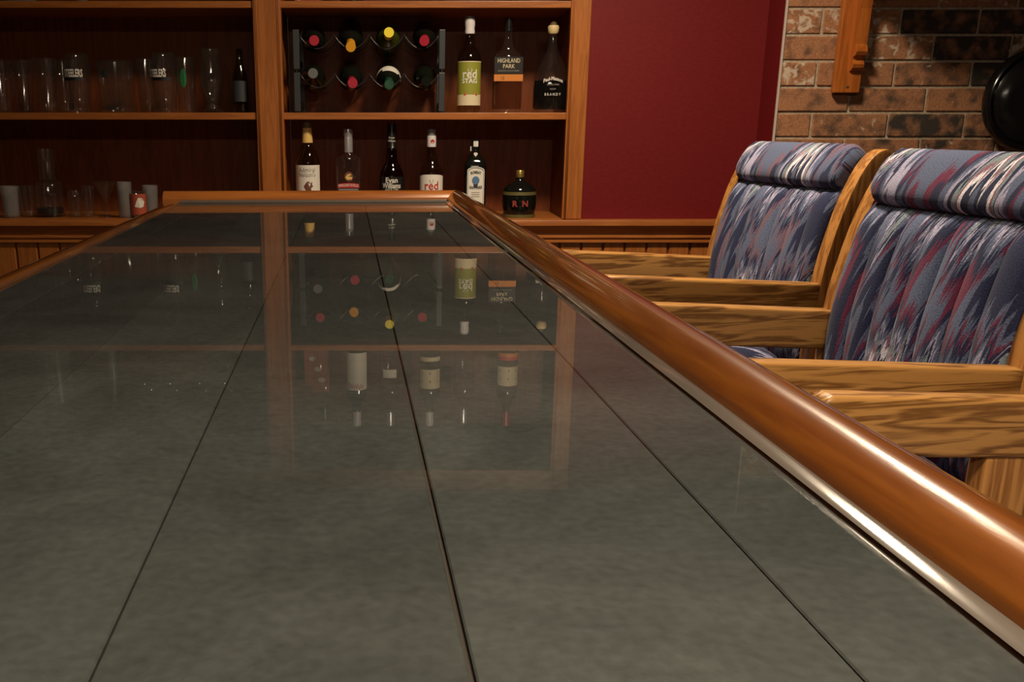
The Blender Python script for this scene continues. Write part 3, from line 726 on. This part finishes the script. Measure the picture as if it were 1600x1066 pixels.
t = bottle('gin_bottle', 'square dark gin bottle with white arched BOMBAY SAPPHIRE label and blue emblem', 'bottle', 742, 280, 'C', [(.033, 0), (.035, .003), (.036, .01), (.036, H(262)), (.034, H(254)), (.026, H(247)), (.015, H(240)), (.0125, H(234)), (.0125, H(222))], 'darkglass', sq=5, group=G_L)
ring_part(t, 'cap', [(.0140, H(231)), (.0140, H(218.5)), (.001, H(218))], 'black')
mk('cap_seal', ([wrap(x, z, .0141, False, .0006) for z in (H(229), H(220.5)) for x in (-.008, 0, .008)], [(0, 1, 4, 3), (1, 2, 5, 4)]), 'white', t)
patch([(0, -.008), (.007, .001), (.005, .006), (-.005, .006), (-.007, .001)], H(241), .0200, 'white', t, 'crest', flat=True, off=.004, x=-.001)
mk('hang_tag', box(-.0175, -.0145, -.006, .004, H(236), H(229)), 'white', t)
FR = .0362
def arch(hw, z0, z1): return [(-hw, z0), (hw, z0)]+[(hw*math.cos(a), z1-.012+.012*math.sin(a)) for a in [math.pi*i/12 for i in range(13)]]
P = [wrap(x, z, FR, True, .0012) for x, z in arch(.0285, .008, H(260))]
lb = mk('label', (P, [tuple(range(len(P)))]), 'white', t)
P1, P2 = arch(.0262, .010, H(261.2)), arch(.0250, .011, H(262))
Vv = [wrap(x, z, FR, True, .0018) for x, z in P1]+[wrap(x, z, FR, True, .0018) for x, z in P2]; nn = len(P1)
mk('label_border', (Vv, [(i, (i+1) % nn, nn+(i+1) % nn, nn+i) for i in range(nn)]), 'darkink', lb)
lettering('BOMBAY', .013, H(270.5), FR, 'darkink', lb, width=.036, flat=True, off=.0022, arc=10, bold=.0004)
patch(disc_poly(.0125, 14, .0135), H(281), FR, 'blueink', lb, 'emblem', flat=True, off=.0022)
patch([(-.005, -.008), (.005, -.008), (.008, .004), (-.008, .004)], H(288), FR, 'darkink', lb, 'emblem', flat=True, off=.0020)
lettering('SAPPHIRE', .013, H(294.5), FR, 'darkink', lb, width=.042, flat=True, off=.0022, arc=-6, bold=.0004)
for k in range(3): patch([(-.014, 0), (-.014, .0016), (.014, .0016), (.014, 0)], H(300+k*3.2), FR, 'greyink', lb, 'fine_print', flat=True, off=.0022)
t = bottle('liqueur_bottle', 'squat black liqueur bottle with gold cap and two red letters', 'bottle', 811, 320, 'C', [(.046, 0), (.050, .004), (.053, .012), (.0575, H(318)), (.0565, H(300)), (.052, H(294)), (.040, H(289)), (.024, H(285)), (.014, H(282)), (.0115, H(277)), (.0115, H(272))], 'darkglass', flat=.85, group=G_L)
ring_part(t, 'cap', [(.0135, H(277)), (.0140, H(275)), (.0140, H(268)), (.012, H(266)), (.001, H(266))], 'gold')
ring_part(t, 'gold_band', [(.0572, H(304)), (.0566, H(299))], 'golddim', 32, flat=.855)
ring_part(t, 'gold_band', [(.0538, H(339)), (.0555, H(334))], 'golddim', 32, flat=.855)
lettering('R', .027, H(321), .0498, 'dullred', t, x=-.021, flat=True, off=.001, bold=.0012)
lettering('N', .027, H(321), .0498, 'dullred', t, x=.014, flat=True, off=.001, bold=.0012)

# --- top shelf, right bay (seen mirrored in the bar top)
def topbot(name, label, px, h_, r_, mat, capmat, sq=2, flat=1.):
    p = onY(px, 0, BY)
    t = tag(empty(name, (p.x, BY, SH['A'])), label, 'bottle', G_T)
    mk('glass_body', lathe([(r_-.004, 0), (r_, .006), (r_, h_*.56), (r_*.93, h_*.61), (r_*.6, h_*.68), (.016, h_*.74), (.0140, h_*.80), (.0140, h_*.9)], 28, sq, flat), mat, t, smooth=True, auto=40)
    ring_part(t, 'cap', [(.0152, h_*.82), (.0155, h_*.97), (.0145, h_), (.001, h_)], capmat)
    return t
t = topbot('liquor_bottle', 'clear bottle on the top shelf standing before a red and white carton', 493, .27, .034, 'clear', 'black')
gx = onY(481, 0, BY+.10).x
gb = tag(mk('gift_carton', box(-.045, .045, -.04, .04, 0, .20), 'redshot', bevel=.002, loc=(gx, BY+.15, SH['A'])), 'red and white bottle carton on the top shelf behind a clear bottle', 'carton')
for k in range(4): mk('print_swirl', ([wrap(-.03+.016*k+dx, .03+.04*k+dz, .0405, True, .0003) for dx, dz in disc_poly(.013, 12, .009)], [tuple(range(12))]), 'white', gb)
t = topbot('wine_bottle', 'dark bottle on the top shelf with tall white label lettered in red', 550, .29, .038, 'wineglass', 'whitecap')
lb = label_band(.015, .150, .0382, .05, 'white', t); lettering('SWWW', .03, .125, .0382, 'redink', lb, width=.056)
mk('label_line', ([wrap(x, z, .0382, False, .0012) for z in (.044, .0455) for x in (-.045, -.022, 0, .022, .045)], [(0, 1, 6, 5), (1, 2, 7, 6), (2, 3, 8, 7), (3, 4, 9, 8)]), 'greyink', lb)
t = topbot('rum_bottle', 'clear bottle on the top shelf with small white panel and dark letters', 608, .29, .036, 'clear', 'silver')
lb = label_band(.075, .105, .0362, .025, 'white', t); lettering('BAC', .026, .135, .0362, 'darkink', t, width=.03, x=-.012)
t = topbot('liquor_bottle', 'bottle on the top shelf with cream label, narrow white band and white cap', 677, .29, .037, 'smoke', 'whitecap')
label_band(.030, .045, .0372, .045, 'cream', t); lb = label_band(.075, .145, .0372, .045, 'cream', t)
for z in (.085, .115): mk('label_line', ([wrap(x, zz, .0372, False, .0012) for zz in (z, z+.007) for x in (-.03, 0, .03)], [(0, 1, 4, 3), (1, 2, 5, 4)]), 'darkink', lb)
topbot('decanter_bottle', 'plain unlabelled clear bottle on the top shelf', 736, .28, .036, 'clear', 'silver')
t = topbot('liquor_bottle', 'bottle on the top shelf with red and orange bands and red cap', 811, .29, .037, 'smoke', 'redfoil')
label_band(.030, .042, .0372, .05, 'redink', t); label_band(.016, .030, .0372, .05, 'lbl_orange', t); lb = label_band(.065, .135, .0372, .045, 'cream', t)
for z in (.075, .105): mk('label_line', ([wrap(x, zz, .0372, False, .0012) for zz in (z, z+.007) for x in (-.03, 0, .03)], [(0, 1, 4, 3), (1, 2, 5, 4)]), 'darkink', lb)

# --- wine rack with eight bottles
RY0, RY1 = D+.045, D+.22
lx, rx = onY(463.5, 105, RY0).x, onY(690.5, 105, RY0).x
zt_ = onY(600, 43, RY0).z; zb_ = SH['B']
rack = tag(empty('wine_rack', ((lx+rx)/2, RY0, zb_)), 'black two-tier wine rack of wavy wires between charcoal end posts', 'wine rack')
hh = zt_-zb_; hw = (rx-lx)/2
for s in (-1, 1):
    for k in range(2):
        for y in (0, RY1-RY0):
            mk('end_post', box(s*hw-.010, s*hw+.010, y-.004, y+.010, .004+k*hh/2, hh/2*(k+1)-.006), 'rackgrey', rack, bevel=.002)
        mk('end_bar', box(s*hw-.006, s*hw+.006, .012, RY1-RY0-.006, .02+k*hh/2, .034+k*hh/2), 'black', rack)
    for y in (.003, RY1-RY0+.003):
        for z in (.0, hh/2-.006): mk('foot_peg', lathe([(.006, 0), (.006, .012)], 10), 'black', rack, loc=(s*hw, y, z))
caps = [(490.8, 63.4, 'redfoil'), (548, 73.5, 'orange'), (607.7, 50.6, 'yellow'), (663, 64, 'redfoil'), (489, 114.5, 'greyfoil'), (551, 130, 'redfoil'), (608, 132, 'greenfoil'), (666, 127, 'wineglass')]
bodies = [(490, 62), (548, 60), (606, 62), (664, 58), (490, 122), (548, 122), (607, 122), (664, 122)]
pitch = (2*hw-.02)/4
for row in range(2):
    zc = onY(600, 62 if row == 0 else 122, RY0+.05).z-zb_
    for y in (.003, RY1-RY0+.003):
        pts = []
        for i in range(65):
            q = i/64*4; ph = q % 1
            pts.append((-hw+.010+q*pitch, y, zc-.044*abs(math.sin(math.pi*ph))**.8+.012))
        mk('wave_wire', tube(pts, .0022, 6), 'wire', rack, smooth=True)
wlab = ['wine bottle with dull red foil end, upper left of the rack', 'wine bottle with orange foil end, upper tier of the rack', 'olive glass wine bottle with bright yellow foil end', 'wine bottle with crimson foil end, upper right of the rack', 'wine bottle with dark grey foil end, lower left of the rack', 'wine bottle with crimson foil end, lower tier of the rack', 'wine bottle with green foil end and pale crescent label', 'dark wine bottle with black end, lower right of the rack']
wprof = [(.030, 0), (.040, .004), (.0405, .015), (.0405, .17), (.038, .185), (.029, .205), (.018, .222), (.0145, .24), (.0142, .292), (.0155, .293), (.0155, .298), (.0142, .300)]
for i, ((cx, cy, fm), (bx, by)) in enumerate(zip(caps, bodies)):
    tip_ = onY(cx, cy, D+.0)
    bod = onY(bx, by, D+.15)
    ax = (tip_-bod).normalized()
    base = tip_-ax*.302
    t = tag(empty('wine_bottle', base), wlab[i], 'bottle', 'wine bottles in the rack')
    t.rotation_mode = 'QUATERNION'; t.rotation_quaternion = Vector((0, 0, 1)).rotation_difference(ax)
    mk('glass_body', lathe(wprof, 28), 'olive' if i == 2 else 'wineglass', t, smooth=True, auto=40)
    mk('foil', lathe([(.0150, .235), (.0150, .291), (.0163, .292), (.0163, .299), (.0155, .3015), (.001, .3015)], 24), fm, t, smooth=True, auto=35)
    if i == 6:
        V, Fa = [], []
        for k in range(15):
            a = R(-15)+R(190)*k/14; q = math.sin(math.pi*k/14)
            for r_, z in ((.0414, .168), (.0414-.0020*q, .168+.018*q), (.0414-.0108*q, .168+.038*q)): V.append((r_*math.cos(a), r_*math.sin(a), z))
        Fa = [(3*k+e, 3*k+1+e, 3*k+4+e, 3*k+3+e) for k in range(14) for e in (0, 1)]
        mk('crescent_label', (V, Fa), 'white', t)

# --- glasses
def glass(name, label, px, shelf, prof, mat='clear', wall=.0022, dy=0, group='glasses on the shelves', seg=26):
    p = onY(px, 140 if shelf == 'B' else 320 if shelf == 'C' else 0, BY+dy)
    t = tag(empty(name, (p.x, BY+dy, SH[shelf])), label, 'glass', group)
    zi = prof[0][1]
    inner = [(max(r_-wall, .001), max(z, prof[0][1]+.008)) for r_, z in reversed(prof)]
    inner = [q for i, q in enumerate(inner) if i == 0 or q != inner[i-1]]
    mk('bowl' if name in ('wine_glass', 'martini_glass') else 'glass_wall', lathe(prof+[(prof[-1][0]-wall/2, prof[-1][1]+.0008)]+inner, seg), mat, t, smooth=True, auto=50)
    return t
G_B = 'beer glasses on the middle left shelf'
pint = lambda h_, a, b: [(a-.003, 0), (a, .003), (a+.18*(b-a), h_*.25), (a+.60*(b-a), h_*.65), (b, h_)]
tulip = lambda h_, a, b: [(a-.002, 0), (a, .004), (a*.98, h_*.10), (a*1.02, h_*.25), (b*.92, h_*.48), (b, h_*.62), (b*.97, h_*.76), (b*.86, h_*.93), (b*.86, h_)]
hB = lambda y: hz(y, 'B')
glass('pint_glass', 'plain pint glass at the far left end of the middle shelf', 1, 'B', pint(.165, .028, .040), group=G_B)
t = glass('pint_glass', 'pint glass with mauve ribbon print, second from the left on the middle shelf', 37, 'B', pint(.17, .0275, .041), group=G_B, dy=.075)
mk('ribbon_print', ([wrap(x, z, .041, False, .002) for x, z in ((-.030, .16), (-.022, .16), (-.012, .10), (-.016, .05), (-.024, .05), (-.020, .10))], [(0, 1, 2, 5), (2, 3, 4, 5)]), 'purple', t)
glass('pint_glass', 'plain pint glass left of the first lettered beer glass', 74, 'B', pint(.17, .0275, .043), group=G_B)
glass('pint_glass', 'plain pint glass half behind the first lettered beer glass', 100, 'B', pint(.172, .030, .040), group=G_B, dy=.105)
t = glass('beer_glass', 'bulging beer glass lettered STEELERS, left one of two', 123, 'B', tulip(.185, .036, .047), group=G_B, dy=-.01)
lb = label_band(hB(127), hB(122), .047, .032, 'lbl_black', t, 'print_band', off=.0012); lettering('STEELERS', .024, hB(121), .047, 'white', lb, width=.060, tall=1.35, off=.002, bold=.0008)
t = glass('beer_mug', 'wide straight beer mug with dark round emblem beside the lettered glass', 182, 'B', [(.052, 0), (.055, .004), (.055, .02), (.058, .09), (.062, .165)], group=G_B, dy=.02)
patch(disc_poly(.013, 14), .122, .058, 'darkink', t, 'emblem', x=-.022, off=.003)
glass('pint_glass', 'tall plain glass left of the second lettered beer glass', 229, 'B', pint(.175, .025, .034), group=G_B, dy=.075)
t = glass('beer_glass', 'bulging beer glass lettered STEELERS, right one of two', 258, 'B', tulip(.187, .036, .047), group=G_B, dy=-.01)
lb = label_band(hB(127), hB(122), .047, .032, 'lbl_black', t, 'print_band', off=.0012); lettering('STEELERS', .024, hB(121), .047, 'white', lb, width=.060, tall=1.35, off=.002, x=-.014, bold=.0008)
t = glass('pint_glass', 'slim glass with oval green print', 291, 'B', pint(.178, .028, .037), group=G_B, dy=.05)
patch(disc_poly(.010, 14, .030), .110, .035, 'greenprint', t, 'emblem', off=.002)
glass('pilsner_glass', 'tall curvy footed beer glass near the bookcase divider', 331, 'B', [(.036, 0), (.036, .006), (.024, .012), (.018, .028), (.026, .060), (.036, .095), (.036, .125), (.031, .160), (.033, .200)], group=G_B, dy=-.01)
t = glass('decorated_glass', 'slender dark decorated glass at the right end of the middle left shelf', 376, 'B', [(.022, 0), (.026, .004), (.026, .09), (.024, .12), (.014, .145), (.011, .17), (.011, .20)], 'smoke', group=G_B)
label_band(.035, .10, .0262, .026, 'darkink', t, 'print_band', off=.001)

G_C = 'glasses on the lower left shelf'
glass('tumbler', 'frosted tumbler at the left end of the lower shelf', 17, 'C', pint(.104, .026, .030), 'frost', group=G_C, dy=-.015)
glass('tumbler', 'small clear tumbler right of the left frosted tumbler', 44, 'C', pint(.105, .024, .030), group=G_C)
t = glass('tall_decanter', 'tall clear cylinder decanter standing above the small glasses', 78, 'C', [(.046, 0), (.048, .003), (.048, .105), (.044, .115), (.030, .125), (.029, .225)], group=G_C, dy=.02)
ring_part(t, 'dark_base', [(.040, .010), (.043, .012), (.043, .030), (.001, .030)], 'black')
t = glass('cocktail_glass', 'short round clear glass beside the tall decanter', 118, 'C', [(.022, 0), (.024, .004), (.020, .02), (.026, .05), (.026, .075), (.020, .09)], group=G_C)
glass('shot_glass', 'slim shot glass left of the martini glass', 139, 'C', pint(.105, .018, .023), group=G_C)
t = glass('martini_glass', 'clear martini glass with flared cone bowl', 166, 'C', [(.004, .045), (.006, .050), (.020, .080), (.040, .118)], group=G_C, wall=.0018)
ring_part(t, 'stem', [(.030, 0), (.030, .003), (.006, .008), (.004, .015), (.004, .048)], 'clear')
glass('tumbler', 'frosted straight tumbler right of the martini glass', 196, 'C', [(.021, 0), (.023, .003), (.023, .06), (.024, .118)], 'frost', group=G_C, dy=-.02)
t = glass('shot_glass', 'red shot glass with white splash print', 217, 'C', pint(.088, .022, .028), group=G_C, dy=-.02)
label_band(.012, .080, .0262, .035, 'redshot', t, 'print_band', off=.002)
patch([(-.014, -.014), (-.008, .004), (-.002, .016), (.010, .014), (.016, .002), (.012, -.014), (.002, -.018)], .052, .0262, 'white', t, 'splash_print', x=.008, off=.0036)
glass('tumbler', 'frosted short tumbler, rightmost on the lower left shelf', 236, 'C', pint(.102, .022, .027), 'frost', group=G_C, dy=.06)

G_A = 'wine glasses on the top left shelf'
for k, (x, lab) in enumerate(((188, 'wine glass, leftmost of five on the top shelf'), (232, 'wine glass, second from the left on the top shelf'), (283, 'wine glass in the middle of five on the top shelf'), (327, 'wine glass, fourth from the left on the top shelf'), (382, 'wine glass, rightmost of five, beside the divider on the top shelf'))):
    t = glass('wine_glass', lab, x, 'A', [(.004, .085), (.010, .088), (.030, .105), (.039, .135), (.038, .16), (.030, .195)], group=G_A, wall=.0016)
    ring_part(t, 'stem', [(.034, 0), (.034, .003), (.010, .007), (.0042, .015), (.004, .086)], 'clear')
glass('flute_glass', 'tall slim frosted flute on the top left shelf', 128, 'A', [(.016, 0), (.018, .004), (.018, .09), (.015, .12), (.012, .16), (.010, .2)], 'frost', group=G_A)
glass('pitcher_glass', 'wide clear pitcher at the left end of the top shelf', 26, 'A', [(.058, 0), (.062, .005), (.062, .10), (.066, .20)], 'frost', group=G_A, dy=.03)
